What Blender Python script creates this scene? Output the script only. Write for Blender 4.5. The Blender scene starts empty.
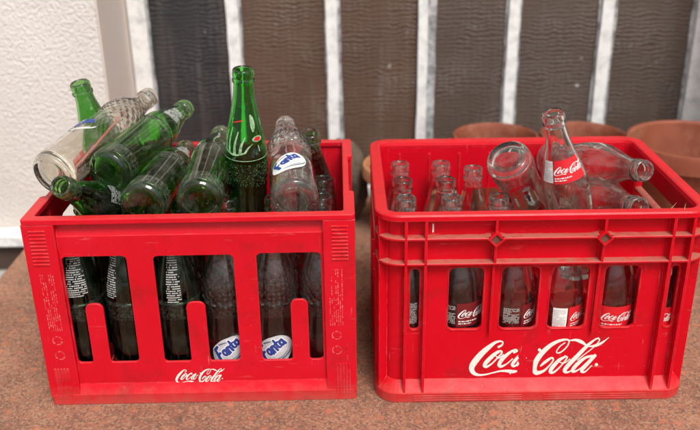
import bpy, bmesh, math, random
import numpy as np
from mathutils import Vector, Matrix
random.seed(7); rng = np.random.default_rng(7)
SC = bpy.context.scene; COL = SC.collection
PI = math.pi
# ------------------------------------------------------------------ camera
CAM_P = Vector((0.0, -0.9031, 0.6521)); YAW, PITCH, ROLL = map(math.radians, (-0.273, 23.122, -0.831))
cy, sy, cp, sp, cr, sr = math.cos(YAW), math.sin(YAW), math.cos(PITCH), math.sin(PITCH), math.cos(ROLL), math.sin(ROLL)
fwd = Vector((sy*cp, cy*cp, -sp)); rgt = Vector((cy, -sy, 0)); upv = rgt.cross(fwd)
r2 = cr*rgt + sr*upv; u2 = -sr*rgt + cr*upv
cam = bpy.data.objects.new('camera', bpy.data.cameras.new('camera')); COL.objects.link(cam)
cam.data.sensor_width = 36; cam.data.lens = 42.61; cam.data.clip_start = 0.02; cam.data.clip_end = 500
mw = Matrix.Identity(4)
for i in range(3):
    mw[i][0] = r2[i]; mw[i][1] = u2[i]; mw[i][2] = -fwd[i]; mw[i][3] = CAM_P[i]
cam.matrix_world = mw; SC.camera = cam
cam.data.dof.use_dof = True; cam.data.dof.focus_distance = 1.03; cam.data.dof.aperture_fstop = 3.6
# ------------------------------------------------------------------ world, sun, exposure
SUN_EL, SUN_AZ = math.radians(56), math.radians(158)      # azimuth clockwise from +Y: behind the camera, to the right
wd = bpy.data.worlds.new('World'); SC.world = wd; wd.use_nodes = True
wn = wd.node_tree; bg = wn.nodes['Background']
sky = wn.nodes.new('ShaderNodeTexSky'); sky.sky_type = 'NISHITA'; sky.sun_disc = False
sky.sun_elevation = SUN_EL; sky.sun_rotation = SUN_AZ; sky.dust_density = 4.0
hs = wn.nodes.new('ShaderNodeHueSaturation'); hs.inputs['Saturation'].default_value = 0.22
wn.links.new(sky.outputs[0], hs.inputs['Color']); wn.links.new(hs.outputs[0], bg.inputs['Color'])
bg.inputs['Strength'].default_value = 0.13
sl = bpy.data.lights.new('sun', 'SUN'); sl.energy = 2.1; sl.angle = math.radians(22); sl.color = (1, .95, .88)
so = bpy.data.objects.new('sun', sl); COL.objects.link(so)
sd = Vector((math.sin(SUN_AZ)*math.cos(SUN_EL), math.cos(SUN_AZ)*math.cos(SUN_EL), math.sin(SUN_EL)))
so.rotation_euler = sd.to_track_quat('Z', 'Y').to_euler(); so.location = sd*8
SC.view_settings.view_transform = 'Standard'; SC.view_settings.look = 'None'
SC.view_settings.exposure = 0.32; SC.view_settings.gamma = 1.0; SC.view_settings.use_curve_mapping = False
SC.render.engine = 'CYCLES'; cyc = SC.cycles
cyc.max_bounces = 20; cyc.transmission_bounces = 18; cyc.transparent_max_bounces = 12; cyc.diffuse_bounces = 4; cyc.glossy_bounces = 6
cyc.caustics_refractive = True; cyc.caustics_reflective = False; cyc.blur_glossy = 0.6
cyc.sample_clamp_indirect = 6.0; cyc.use_denoising = True
# ------------------------------------------------------------------ node helpers
class NT:
    def __init__(s, name):
        s.m = bpy.data.materials.new(name); s.m.use_nodes = True; s.t = s.m.node_tree
        s.b = s.t.nodes['Principled BSDF']; s.co = s.t.nodes.new('ShaderNodeTexCoord').outputs['Object']
    def n(s, typ, **kw):
        nd = s.t.nodes.new(typ)
        for k, v in kw.items():
            if k.startswith('_'): setattr(nd, k[1:], v)
            else: s.put(nd.inputs[k.replace('__', ' ')], v)
        return nd
    def put(s, sock, v):
        if hasattr(v, 'is_output'): s.t.links.new(v, sock)
        else: sock.default_value = v
    def noise(s, scale, detail=4, rough=.55, vec=None, dist=0):
        nd = s.n('ShaderNodeTexNoise', Scale=scale, Detail=detail, Roughness=rough, Distortion=dist, Vector=vec or s.co); return nd.outputs['Fac']
    def vor(s, scale, feature='F1', out='Distance', rnd=1.0, vec=None):
        nd = s.n('ShaderNodeTexVoronoi', _feature=feature, Scale=scale, Randomness=rnd, Vector=vec or s.co); return nd.outputs[out]
    def ramp(s, fac, stops):
        nd = s.n('ShaderNodeValToRGB', Fac=fac); e = nd.color_ramp.elements
        while len(e) < len(stops): e.new(.5)
        for el, (p, c) in zip(e, stops):
            el.position = p; el.color = (*c, 1) if len(c) == 3 else c
        return nd.outputs['Color']
    def mix(s, fac, a, b):
        nd = s.n('ShaderNodeMix', _data_type='RGBA')
        s.put(nd.inputs[0], fac); s.put(nd.inputs[6], (*a, 1) if isinstance(a, tuple) else a); s.put(nd.inputs[7], (*b, 1) if isinstance(b, tuple) else b)
        return nd.outputs[2]
    def math(s, op, a, b=0.0, c=0.0):
        nd = s.n('ShaderNodeMath', _operation=op); s.put(nd.inputs[0], a); s.put(nd.inputs[1], b); s.put(nd.inputs[2], c); return nd.outputs[0]
    def thr(s, v, lo, hi):
        nd = s.n('ShaderNodeMapRange', Value=v); nd.inputs['From Min'].default_value = lo; nd.inputs['From Max'].default_value = hi; return nd.outputs[0]
    def bump(s, h, strength, dist, prev=None):
        nd = s.n('ShaderNodeBump', Height=h, Strength=strength, Distance=dist)
        if prev: s.put(nd.inputs['Normal'], prev)
        return nd.outputs[0]
    def out(s, color=None, rough=None, normal=None, **kw):
        if color is not None: s.put(s.b.inputs['Base Color'], (*color, 1) if isinstance(color, tuple) else color)
        if rough is not None: s.put(s.b.inputs['Roughness'], rough)
        if normal is not None: s.put(s.b.inputs['Normal'], normal)
        for k, v in kw.items(): s.put(s.b.inputs[k.replace('__', ' ')], v)
        return s.m
def sepz(t):
    g = t.n('ShaderNodeNewGeometry'); x = t.n('ShaderNodeSeparateXYZ', Vector=g.outputs['Normal']); return x.outputs['Z']
# ------------------------------------------------------------------ materials
M = {}
def red_plastic(name, base, dust_amt):
    t = NT(name)
    n1 = t.noise(9, 5); n2 = t.noise(60, 6, .7)
    c = t.mix(t.thr(n1, .35, .7), base, (base[0]*1.10, base[1]*1.4+.002, base[2]*1.4+.003))
    st = t.n('ShaderNodeMapping', Vector=t.co, Scale=(1, 1, .12)); sc1 = t.noise(220, 3, .6, st.outputs[0])
    scr = t.math('MULTIPLY', t.thr(sc1, .66, .74), t.thr(n1, .45, .65))
    c = t.mix(t.math('MULTIPLY', scr, .34), c, (.72, .28, .26))
    sh = t.n('ShaderNodeMapping', Vector=t.co, Scale=(.10, 1, 1)); sc2 = t.noise(260, 3, .6, sh.outputs[0])
    c = t.mix(t.math('MULTIPLY', t.math('MULTIPLY', t.thr(sc2, .64, .72), t.thr(t.noise(11, 3), .50, .66)), .32), c, (.70, .26, .25))
    gr = t.noise(17, 7, .72); c = t.mix(t.math('MULTIPLY', t.thr(gr, .52, .72), .55), c, (.24, .012, .012))
    zl = t.n('ShaderNodeSeparateXYZ', Vector=t.co).outputs['Z']; foot = t.thr(t.math('ADD', zl, t.math('MULTIPLY', n2, .05)), .052, .020)
    c = t.mix(t.math('MULTIPLY', foot, .38), c, (.30, .17, .12))
    bv = t.n('ShaderNodeBevel', Radius=.0016); bv.samples = 4; ge = t.n('ShaderNodeNewGeometry')
    dt = t.n('ShaderNodeVectorMath', _operation='DOT_PRODUCT'); t.put(dt.inputs[0], bv.outputs[0]); t.put(dt.inputs[1], ge.outputs['Normal'])
    ed = t.math('MULTIPLY', t.thr(dt.outputs['Value'], .97, .80), t.thr(t.noise(48, 5, .7), .42, .62))
    c = t.mix(t.math('MULTIPLY', ed, .42), c, (.74, .25, .23))
    up = t.thr(sepz(t), .55, .95)
    d = t.math('MULTIPLY', t.math('MULTIPLY', up, t.thr(n2, .22, .50)), dust_amt)
    c = t.mix(d, c, (.33, .215, .15))
    fleck = t.thr(t.vor(140), .07, .04); fl = t.math('MULTIPLY', fleck, t.thr(t.noise(25, 2), .56, .64))
    c = t.mix(t.math('MULTIPLY', fl, .5), c, (.6, .35, .3))
    r = t.math('ADD', t.math('MULTIPLY', n2, .22), t.math('MULTIPLY_ADD', d, .4, .24))
    bp = t.bump(n2, .06, .001); bp = t.bump(t.noise(14, 3), .12, .004, bp)
    return t.out(c, r, bp, Specular__IOR__Level=.22)
M['red'] = red_plastic('red_crate_plastic', (.57, .004, .014), .10)
M['red2'] = red_plastic('ribbed_crate_plastic', (.56, .001, .010), .08)
M['reddust'] = red_plastic('dusty_ledge_plastic', (.50, .001, .009), .58)
t = NT('worn_red_marks'); M['worn'] = t.out(t.mix(t.thr(t.noise(120, 3), .4, .6), (.60, .03, .04), (.66, .12, .12)), .6)
t = NT('white_print'); M['white'] = t.out(t.mix(t.thr(t.noise(260, 4, .7), .56, .66), (.82, .80, .74), (.74, .60, .52)), .5)
t = NT('plain_white_print'); M['wprint'] = t.out((.80, .80, .78), .5)
t = NT('grey_print'); M['gprint'] = t.out((.50, .52, .50), .5)
t = NT('slate_print'); M['slate'] = t.out((.10, .12, .16), .5)
t = NT('blue_print'); M['blue'] = t.out((.02, .05, .26), .4)
t = NT('red_print'); M['rprint'] = t.out((.62, .01, .02), .4)
t = NT('dark_red_print'); M['drprint'] = t.out((.16, .008, .012), .45)
t = NT('silver_print'); M['silver'] = t.out(t.mix(t.noise(90, 3), (.36, .38, .41), (.72, .73, .75)), .35)
t = NT('dark_print'); M['dark'] = t.out((.03, .02, .022), .4)
t = NT('pale_green_print'); M['pgreen'] = t.out(t.mix(t.thr(t.noise(200, 4, .7), .45, .62), (.34, .52, .31), (.12, .28, .10)), .5)
t = NT('painted_green_reflection'); M['pale_reflect'] = t.out(t.mix(t.thr(t.noise(160, 5, .7), .40, .62), (.22, .42, .22), (.05, .20, .05)), .4)  # pale green of the lower glass's reflections, put into the colour
def glass(name, col, rough, smear):
    t = NT(name); b = t.b
    n = t.noise(34, 5, .65); zz = t.n('ShaderNodeSeparateXYZ', Vector=t.co).outputs['Z']
    ss = t.n('ShaderNodeMapping', Vector=t.co, Scale=(1, 1, .10)); scr = t.thr(t.noise(300, 3, .6, ss.outputs[0]), .60, .72)
    band = t.math('ADD', t.math('COMPARE', zz, .118, .013), t.math('ADD', t.math('COMPARE', zz, .020, .011), t.math('MULTIPLY', t.math('COMPARE', zz, .222, .014), .8)))
    b.inputs['Transmission Weight'].default_value = 1.0; b.inputs['IOR'].default_value = 1.46
    t.put(b.inputs['Base Color'], (*col, 1))
    t.put(b.inputs['Roughness'], rough)
    bp = t.bump(t.noise(45, 2), .10, .002); t.put(b.inputs['Normal'], bp)
    # worn, dusty film scuffed on the outside of returnable bottles
    df = t.n('ShaderNodeBsdfDiffuse', Color=(.55, .53, .48, 1))
    mx = t.n('ShaderNodeMixShader'); o = t.t.nodes['Material Output']
    f = t.math('MULTIPLY', t.math('MULTIPLY_ADD', band, t.thr(t.noise(260, 4, .7), .44, .64), t.math('MULTIPLY_ADD', scr, .7, t.math('MULTIPLY', t.thr(n, .46, .74), .45))), smear)
    t.put(mx.inputs[0], f); t.put(mx.inputs[1], b.outputs[0]); t.put(mx.inputs[2], df.outputs[0])
    t.t.links.new(mx.outputs[0], o.inputs['Surface'])
    return t.m
M['clear'] = glass('clear_glass', (.925, .94, .925), .008, .040)
M['clearw'] = glass('scuffed_clear_glass', (.895, .905, .88), .02, .20)
M['green'] = glass('green_glass', (.25, .60, .17), .02, .11)
M['dgreen'] = glass('deep_green_glass', (.25, .50, .20), .02, .06)
M['brownclear'] = glass('brownish_dusty_clear_glass', (.90, .865, .79), .02, .22)
M['dustgreen'] = glass('dusty_green_glass', (.25, .52, .19), .03, .15)
M['bgreen'] = glass('bright_green_glass', (.15, .76, .14), .01, .03)
# ground: reddish-brown gritty terrazzo
t = NT('gritty_red_slab')
c = t.ramp(t.noise(7, 7, .66), [(.3, (.185, .082, .052)), (.5, (.275, .124, .078)), (.7, (.35, .165, .103))])
v1 = t.n('ShaderNodeTexVoronoi', Scale=360.0, Vector=t.co); hue = t.n('ShaderNodeSeparateColor', Color=v1.outputs['Color'])
c = t.mix(t.math('MULTIPLY', t.thr(hue.outputs[0], .66, .72), .42), c, (.42, .28, .18))
c = t.mix(t.math('MULTIPLY', t.thr(hue.outputs[1], .74, .80), .62), c, (.10, .068, .054))
v2 = t.n('ShaderNodeTexVoronoi', Scale=62.0, Vector=t.co); h2 = t.n('ShaderNodeSeparateColor', Color=v2.outputs['Color'])
spot = t.math('MULTIPLY', t.thr(h2.outputs[0], .66, .78), t.thr(t.math('ADD', v2.outputs['Distance'], t.math('MULTIPLY', t.noise(120, 5, .75), .75)), .80, .50))
c = t.mix(t.math('MULTIPLY', spot, .65), c, (.50, .17, .09))
c = t.mix(t.math('MULTIPLY', t.thr(t.noise(38, 6, .75), .52, .68), .55), c, (.115, .070, .050))
c = t.mix(t.math('MULTIPLY', t.thr(t.noise(330, 4, .75), .56, .66), .55), c, (.44, .31, .22))
h = t.math('ADD', t.noise(260, 5, .7), t.math('MULTIPLY', t.vor(430), .5))
M['slab'] = t.out(c, .85, t.bump(h, .5, .002), Specular__IOR__Level=.25)
t = NT('grey_paving')
bk = t.n('ShaderNodeTexBrick', Vector=t.co, Scale=9.0, Color1=(.24, .23, .22, 1), Color2=(.28, .265, .25, 1), Mortar=(.5, .48, .45, 1)); bk.inputs['Mortar Size'].default_value = .03
M['paving'] = t.out(t.mix(t.math('MULTIPLY', t.noise(30, 5), .4), bk.outputs['Color'], (.14, .12, .1)), .9)
t = NT('rough_white_stucco')
h1 = t.noise(165, 3, .5, dist=.3); h2 = t.vor(190, 'SMOOTH_F1'); h = t.math('ADD', t.thr(h1, .30, .72), t.math('MULTIPLY', h2, .5))
c = t.mix(t.thr(t.noise(4, 4), .35, .7), (.70, .66, .625), (.63, .585, .545))
c = t.mix(t.math('MULTIPLY', t.thr(t.noise(150, 4, .7), .60, .72), .45), c, (.52, .46, .42))
zz = t.n('ShaderNodeSeparateXYZ', Vector=t.co).outputs['Z']
c = t.mix(t.math('MULTIPLY', t.thr(t.math('ADD', zz, t.math('MULTIPLY', t.noise(14, 5, .7), .22)), .24, .08), .4), c, (.40, .33, .28))
M['stucco'] = t.out(c, .92, t.bump(h, .60, .0026), Specular__IOR__Level=.2)
t = NT('smooth_plaster_reveal')
M['reveal'] = t.out(t.mix(t.noise(14, 6, .65), (.66, .57, .51), (.73, .645, .585)), .9, t.bump(t.noise(120, 5), .15, .002))
t = NT('aged_white_paint')
c = t.mix(t.thr(t.noise(38, 6, .7), .46, .74), (.82, .82, .80), (.46, .47, .47))
M['paint'] = t.out(c, .55, t.bump(t.noise(140, 4), .2, .002))
t = NT('smeared_grey_putty')
c = t.mix(t.thr(t.noise(55, 5, .7), .38, .62), (.17, .17, .175), (.52, .53, .53))
M['putty'] = t.out(c, .7, t.bump(t.noise(110, 4), .3, .002))
def pane_mat(name, a, b):
    t = NT(name)
    mp = t.n('ShaderNodeMapping', Vector=t.co, Scale=(.58, 1, 1.0))
    w = t.noise(14, 2, .5); off = t.n('ShaderNodeVectorMath', _operation='SCALE', Vector=t.n('ShaderNodeTexNoise', Scale=18.0, Vector=t.co).outputs['Color']); off.inputs['Scale'].default_value = .020
    vv = t.n('ShaderNodeVectorMath', _operation='ADD'); t.put(vv.inputs[0], mp.outputs[0]); t.put(vv.inputs[1], off.outputs[0])
    cell = t.vor(135, 'SMOOTH_F1', rnd=.22, vec=vv.outputs[0])
    wv = t.n('ShaderNodeTexWave', _wave_type='BANDS', _bands_direction='Z', Vector=t.co, Scale=38.0, Distortion=7.5, Detail=2.0); wv.inputs['Detail Scale'].default_value = .9
    wx = t.n('ShaderNodeTexWave', _wave_type='BANDS', _bands_direction='X', Vector=t.co, Scale=24.0, Distortion=5.0, Detail=2.0); wx.inputs['Detail Scale'].default_value = 1.1
    patchy = t.thr(t.noise(11, 4, .6), .34, .60)
    hgt = t.math('MULTIPLY', t.math('ADD', t.math('MULTIPLY', t.math('MULTIPLY_ADD', wx.outputs['Fac'], .6, .5), wv.outputs['Fac']), t.math('MULTIPLY', cell, .5)), t.math('MULTIPLY_ADD', patchy, .75, .25))
    c = t.mix(t.thr(t.noise(5, 5, .6), .3, .7), a, b)
    sp_ = t.math('MULTIPLY', t.thr(t.vor(24), .11, .05), t.thr(t.noise(7, 2), .50, .56))
    c = t.mix(t.math('MULTIPLY', sp_, .7), c, (.55, .54, .52))
    st = t.n('ShaderNodeMapping', Vector=t.co, Scale=(1, 1, .08))
    c = t.mix(t.math('MULTIPLY', t.thr(t.noise(30, 4, .6, st.outputs[0]), .55, .75), .22), c, (.20, .17, .15))
    return t.out(c, t.math('MULTIPLY_ADD', w, .14, .24), t.bump(hgt, .62, .0020), Specular__IOR__Level=.5)
M['pane_dark'] = pane_mat('black_hammered_glass', (.022, .022, .025), (.038, .037, .039))
M['pane_brown'] = pane_mat('brown_hammered_glass', (.092, .054, .038), (.125, .077, .055))
M['pane_grey'] = pane_mat('grey_brown_hammered_glass', (.082, .060, .048), (.112, .083, .067))
t = NT('terracotta')
c = t.mix(t.thr(t.noise(16, 5, .6), .35, .7), (.21, .048, .021), (.28, .075, .034))
c = t.mix(t.math('MULTIPLY', t.thr(t.noise(26, 6, .75), .50, .70), .40), c, (.40, .21, .14))
M['terra'] = t.out(c, .7, t.bump(t.noise(90, 4), .12, .002))
t = NT('pale_terracotta'); M['terra2'] = t.out(t.mix(t.noise(20, 5), (.42, .17, .07), (.48, .23, .11)), .8)
t = NT('dry_soil'); M['soil'] = t.out(t.mix(t.noise(60, 6, .7), (.035, .024, .017), (.09, .06, .045)), .95, t.bump(t.noise(120, 5), .6, .006))
t = NT('mossy_brown_stone')
M['stone'] = t.out(t.mix(t.thr(t.noise(22, 6, .7), .38, .62), (.06, .042, .03), (.17, .125, .085)), .95, t.bump(t.noise(60, 6, .7), .7, .01))
t = NT('dark_brown_strip'); M['dark_strip'] = t.out(t.mix(t.noise(30, 5), (.045, .026, .018), (.08, .05, .036)), .9)
t = NT('brown_grime'); M['grime'] = t.out(t.mix(t.noise(150, 4), (.10, .02, .015), (.20, .10, .065)), .9)
t = NT('pink_straw'); M['straw'] = t.out((.60, .22, .20), .35)
t = NT('dry_grass'); M['twig'] = t.out((.40, .27, .16), .8)
# ------------------------------------------------------------------ mesh builder
class MB:
    def __init__(s): s.v = []; s.f = []; s.mi = []; s.sm = []
    def add(s, vs, fs, mi=0, smooth=False):
        o = len(s.v); s.v += [tuple(p) for p in vs]; s.f += [[i+o for i in f] for f in fs]; s.mi += [mi]*len(fs); s.sm += [smooth]*len(fs)
    def box(s, x0, x1, y0, y1, z0, z1, mi=0):
        s.add([(x, y, z) for z in (z0, z1) for y in (y0, y1) for x in (x0, x1)],
              [(0, 2, 3, 1), (4, 5, 7, 6), (0, 1, 5, 4), (2, 6, 7, 3), (0, 4, 6, 2), (1, 3, 7, 5)], mi)
    def rbox(s, x0, x1, y0, y1, z0, z1, r, mi=0):     # box with all edges rounded off
        bm = bmesh.new(); bmesh.ops.create_cube(bm, size=1)
        for v in bm.verts: v.co = Vector((x0 if v.co.x < 0 else x1, y0 if v.co.y < 0 else y1, z0 if v.co.z < 0 else z1))
        bmesh.ops.bevel(bm, geom=bm.edges[:], offset=r, segments=2, affect='EDGES', profile=.5)
        bm.verts.index_update(); s.add([v.co[:] for v in bm.verts], [[v.index for v in f.verts] for f in bm.faces], mi); bm.free()
    def mesh(s, me, fn, mi=0, smooth=False, flip=False):
        fs = [list(p.vertices) for p in me.polygons]
        if flip: fs = [f[::-1] for f in fs]
        s.add([fn(v.co) for v in me.vertices], fs, mi, smooth)
    def loops(s, rings, closed_profile=False, mi=0, smooth=False, cap=(False, False)):
        n = len(rings[0]); vs = [p for r in rings for p in r]; fs = []
        K = len(rings)
        for k in range(K if closed_profile else K-1):
            a, b = k*n, ((k+1) % K)*n
            for i in range(n):
                j = (i+1) % n; fs.append((a+i, a+j, b+j, b+i))
        if cap[0]: fs.append(tuple(range(n))[::-1])
        if cap[1]: fs.append(tuple((K-1)*n+i for i in range(n)))
        s.add(vs, fs, mi, smooth)
    def build(s, name, mats, parent=None):
        me = bpy.data.meshes.new(name); me.from_pydata(s.v, [], s.f); me.update()
        for m in (mats if isinstance(mats, (list, tuple)) else [mats]): me.materials.append(m)
        me.polygons.foreach_set('material_index', s.mi); me.polygons.foreach_set('use_smooth', s.sm)
        o = bpy.data.objects.new(name, me); COL.objects.link(o)
        if parent: o.parent = parent
        return o
def fix(o):                                                # consistent outward normals
    bm = bmesh.new(); bm.from_mesh(o.data); bmesh.ops.recalc_face_normals(bm, faces=bm.faces[:]); bm.to_mesh(o.data); bm.free(); return o
def tag(o, label, cat=None, group=None, kind=None):
    o['label'] = label
    if cat: o['category'] = cat
    if group: o['group'] = group
    if kind: o['kind'] = kind
    return o
def empty(name, loc, rz=0):
    o = bpy.data.objects.new(name, None); COL.objects.link(o); o.location = loc; o.rotation_euler = (0, 0, rz); o.empty_display_size = .05; return o
def fillet(poly, r, seg=5):
    out = []; n = len(poly)
    for i in range(n):
        p = Vector(poly[i]); a = Vector(poly[i-1]); b = Vector(poly[(i+1) % n]); rr = r[i] if isinstance(r, (list, tuple)) else r
        da = (a-p); db = (b-p); la, lb = da.length, db.length; da /= la; db /= lb
        ang = da.angle(db)
        if rr <= 0 or ang > PI-.02: out.append(tuple(p)); continue
        d = min(rr/math.tan(ang/2), la*.49, lb*.49); q = d*math.tan(ang/2)
        c = p+(da+db).normalized()*math.hypot(d, q); s0 = p+da*d-c; s1 = p+db*d-c
        a0 = math.atan2(s0.y, s0.x); a1 = math.atan2(s1.y, s1.x); dd = (a1-a0+PI) % (2*PI)-PI
        for k in range(seg+1):
            t_ = a0+dd*k/seg; out.append((c.x+q*math.cos(t_), c.y+q*math.sin(t_)))
    return out
def rect(x0, x1, y0, y1): return [(x0, y0), (x1, y0), (x1, y1), (x0, y1)]
def plate(outline, holes, thick, bevel=.0008):             # filled 2D outline with holes, rounded edges, z in [0, thick]
    cu = bpy.data.curves.new('tmp', 'CURVE'); cu.dimensions = '2D'; cu.fill_mode = 'BOTH'
    cu.extrude = max(thick/2-bevel, 1e-5); cu.bevel_depth = bevel; cu.bevel_resolution = 2; cu.offset = -bevel
    for lp in [outline]+holes:
        sp_ = cu.splines.new('POLY'); sp_.points.add(len(lp)-1); sp_.use_cyclic_u = True
        for q, (x, y) in zip(sp_.points, lp): q.co = (x, y, 0, 1)
    ob = bpy.data.objects.new('tmp', cu); me = bpy.data.meshes.new_from_object(ob)
    for v in me.vertices: v.co.z += thick/2
    bpy.data.objects.remove(ob); bpy.data.curves.remove(cu)
    return me
def rrect(W, D, R, i, seg=8):                              # rounded rectangle loop inset by i
    r = max(R-i, .0015); out = []
    for cx, cy_, a0 in ((W-i-r, i+r, -90), (W-i-r, D-i-r, 0), (i+r, D-i-r, 90), (i+r, i+r, 180)):
        for k in range(seg+1):
            a = math.radians(a0+90*k/seg); out.append((cx+r*math.cos(a), cy_+r*math.sin(a)))
    return out
def sweep(mb, W, D, R, prof, mi=0):
    mb.loops([[(x, y, z) for x, y in rrect(W, D, R, i)] for i, z in prof], True, mi)
# ------------------------------------------------------------------ lettering
def cm(pts, n=10):                                         # Catmull-Rom through (x, y, w)
    P = [np.array(p, float) for p in pts]; P = [2*P[0]-P[1]]+P+[2*P[-1]-P[-2]]; out = []
    for i in range(1, len(P)-2):
        for k in range(n):
            t_ = k/n; a, b, c, d = P[i-1], P[i], P[i+1], P[i+2]
            out.append(.5*(2*b+(c-a)*t_+(2*a-5*b+4*c-d)*t_*t_+(3*b-a-3*c+d)*t_**3))
    out.append(P[-2]); return np.array(out)
def ink(strokes, x0, x1, y0, y1, step, cut=None):
    """union of brush strokes as one clean flat mesh (marching squares); y up."""
    gx = np.arange(x0, x1+step, step); gy = np.arange(y0, y1+step, step); X, Y = np.meshgrid(gx, gy); F = np.full(X.shape, 9e9)
    for s_ in strokes:
        p = cm(s_) if len(s_) > 2 else np.array(s_, float)
        for (ax, ay, aw), (bx, by, bw) in zip(p[:-1], p[1:]):
            dx, dy = bx-ax, by-ay; L2 = dx*dx+dy*dy+1e-12; m = max(aw, bw)*.5+3*step
            i0, i1 = np.searchsorted(gx, [min(ax, bx)-m, max(ax, bx)+m]); j0, j1 = np.searchsorted(gy, [min(ay, by)-m, max(ay, by)+m])
            if i1 <= i0 or j1 <= j0: continue
            xs, ys = X[j0:j1, i0:i1], Y[j0:j1, i0:i1]
            t_ = np.clip(((xs-ax)*dx+(ys-ay)*dy)/L2, 0, 1)
            F[j0:j1, i0:i1] = np.minimum(F[j0:j1, i0:i1], np.hypot(xs-ax-t_*dx, ys-ay-t_*dy)-.5*(aw+t_*(bw-aw)))
    F = np.minimum(F, 3*step)
    if cut is not None: F = np.maximum(F, cut(X, Y))
    F = np.where(np.abs(F) < 1e-9, 1e-9, F)
    V = {}; vs = []; fs = []
    def vid(key, p):
        if key not in V: V[key] = len(vs); vs.append((p[0], p[1], 0.0))
        return V[key]
    for j, i in zip(*np.where((np.minimum(np.minimum(F[:-1, :-1], F[1:, :-1]), np.minimum(F[:-1, 1:], F[1:, 1:])) < 0))):
        cs = [(j, i), (j, i+1), (j+1, i+1), (j+1, i)]; poly = []
        for k in range(4):
            a, b = cs[k], cs[(k+1) % 4]; fa, fb = F[a], F[b]
            if fa < 0: poly.append(vid(a, (gx[a[1]], gy[a[0]])))
            if (fa < 0) != (fb < 0):
                t_ = fa/(fa-fb); key = (min(a, b), max(a, b))
                poly.append(vid(key, (gx[a[1]]+t_*(gx[b[1]]-gx[a[1]]), gy[a[0]]+t_*(gy[b[0]]-gy[a[0]]))))
        if len(poly) > 2: fs.append(poly)
    me = bpy.data.meshes.new('ink'); me.from_pydata(vs, [], fs); me.update(); return me
V1 = [  # first word: traced brush strokes (x, y, width)
 [(290,128,20),(318,112,16),(325,88,13),(300,77,15),(258,88,24),(205,128,40),(140,188,52),(82,262,56),(60,312,48),(76,356,36),(120,378,22),(182,377,15),(250,362,13),(318,347,16),(380,346,24),(430,352,30),(468,350,16)],
 [(410,362,18),(414,378,4)],
 [(308,164,18),(262,190,32),(204,246,38),(174,290,32),(196,304,22),(242,274,14),(292,220,14),(322,182,14),(312,164,16),(280,166,12)],
 [(268,206,8),(298,228,10),(338,196,9)],
 [(432,178,20),(458,166,15),(440,154,14),(392,180,24),(332,236,36),(306,286,32),(326,304,24),(372,282,12),(422,238,12)]]
V1A = [  # closing letter of the first word, then the hyphen
 [(520,186,18),(484,206,24),(446,252,30),(424,290,26),(446,302,20),(486,272,12),(530,214,12)],
 [(546,172,26),(500,240,30),(474,288,26),(500,302,16),(560,252,10)],
 [(548,232,10),(580,216,14),(604,208,10)]]
V2 = [
 [(72,155,26),(74,156,26)],
 [(96,297,14),(134,262,26),(184,228,18),(202,246,13),(172,296,14),(122,344,24),(62,358,38),(42,318,42),(52,258,46),(92,190,46),(160,122,36),(230,82,26),(300,69,16),(324,86,12),(310,130,12),(266,175,12),(230,184,10),(226,164,10),(250,126,10),(290,96,9)],
 [(318,76,8),(340,76,12),(382,74,22),(430,90,28),(470,116,16)],
 [(300,220,18),(252,250,30),(202,310,36),(186,350,28),(216,356,20),(266,310,13),(310,250,13),(322,224,13),(300,214,14)],
 [(262,268,8),(302,274,9),(348,240,8)],
 [(576,60,12),(542,76,16),(482,130,30),(412,210,36),(342,290,38),(312,340,34),(336,358,18),(382,336,10),(432,290,8)],
 [(576,60,11),(586,82,10),(542,140,9),(472,200,9),(414,250,9)],
 [(506,132,10),(560,124,24),(612,100,18),(668,54,3)],
 [(540,215,20),(482,230,24),(422,280,34),(382,335,30),(396,352,22),(442,330,12),(502,270,12),(550,220,12)],
 [(562,214,30),(492,300,34),(462,345,28),(492,356,14),(546,300,8)],
 [(585,292,26),(587,293,26)]]
def px1(s): return [((465+x/8.96-468)/139, (376-(332+y/8.96))/139, w/8.96/139) for x, y, w in s]
def px2(s): return [((530+x/8.75-468)/139, (376-(332+y/8.75))/139, w/8.75/139) for x, y, w in s]
full = [px1(s) for s in V1+V1A]+[px2(s) for s in V2]
# the big print has lost the end of the first word and the hyphen to wear
def worn(X, Y):
    wob = .004*np.sin(Y*160)+.003*np.sin(Y*70+1)
    gone = np.where((X > .362+wob) & (X < .470), .01, -1.0)
    bit = np.hypot((X-.416)/.55, (Y-.140)-(X-.416)*1.2) < .014
    return np.where(bit, -1.0, gone)
INK_WORN = ink(full, -.02, 1.02, -.04, .32, .0022, worn)
INK_FULL = ink(full, -.02, 1.02, -.04, .32, .0030)
INK_SMALL = ink(full, -.02, 1.02, -.04, .32, .0055)
# blue fruit-soda word: chunky hopping letters
FN = [[(.02,.02,.085),(.07,.36,.085)],[(.06,.36,.08),(.24,.40,.07)],[(.05,.19,.07),(.18,.21,.06)],
      [(.38,.20,.06),(.31,.21,.06),(.27,.12,.065),(.33,.05,.06),(.40,.12,.05)],[(.40,.22,.065),(.42,.03,.065)],
      [(.50,.04,.065),(.51,.22,.065)],[(.51,.17,.05),(.57,.23,.055),(.62,.18,.06),(.63,.04,.065)],
      [(.74,.34,.06),(.73,.10,.06),(.80,.05,.05)],[(.67,.22,.05),(.82,.24,.05)],
      [(.96,.20,.06),(.89,.21,.06),(.85,.12,.065),(.91,.05,.06),(.98,.12,.05)],[(.98,.22,.065),(1.0,.03,.065)]]
def rot(s, a, k=1.0): return [(x*math.cos(a)-y*math.sin(a), x*math.sin(a)+y*math.cos(a), w*k) for x, y, w in s]
FN = [[(x+y*.10, y*1.28, w*1.50) for x, y, w in s] for s in FN]
FNR = [rot(s, .72) for s in FN]
INK_F = ink(FNR, -.35, 1.15, -.15, 1.2, .012)
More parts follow.
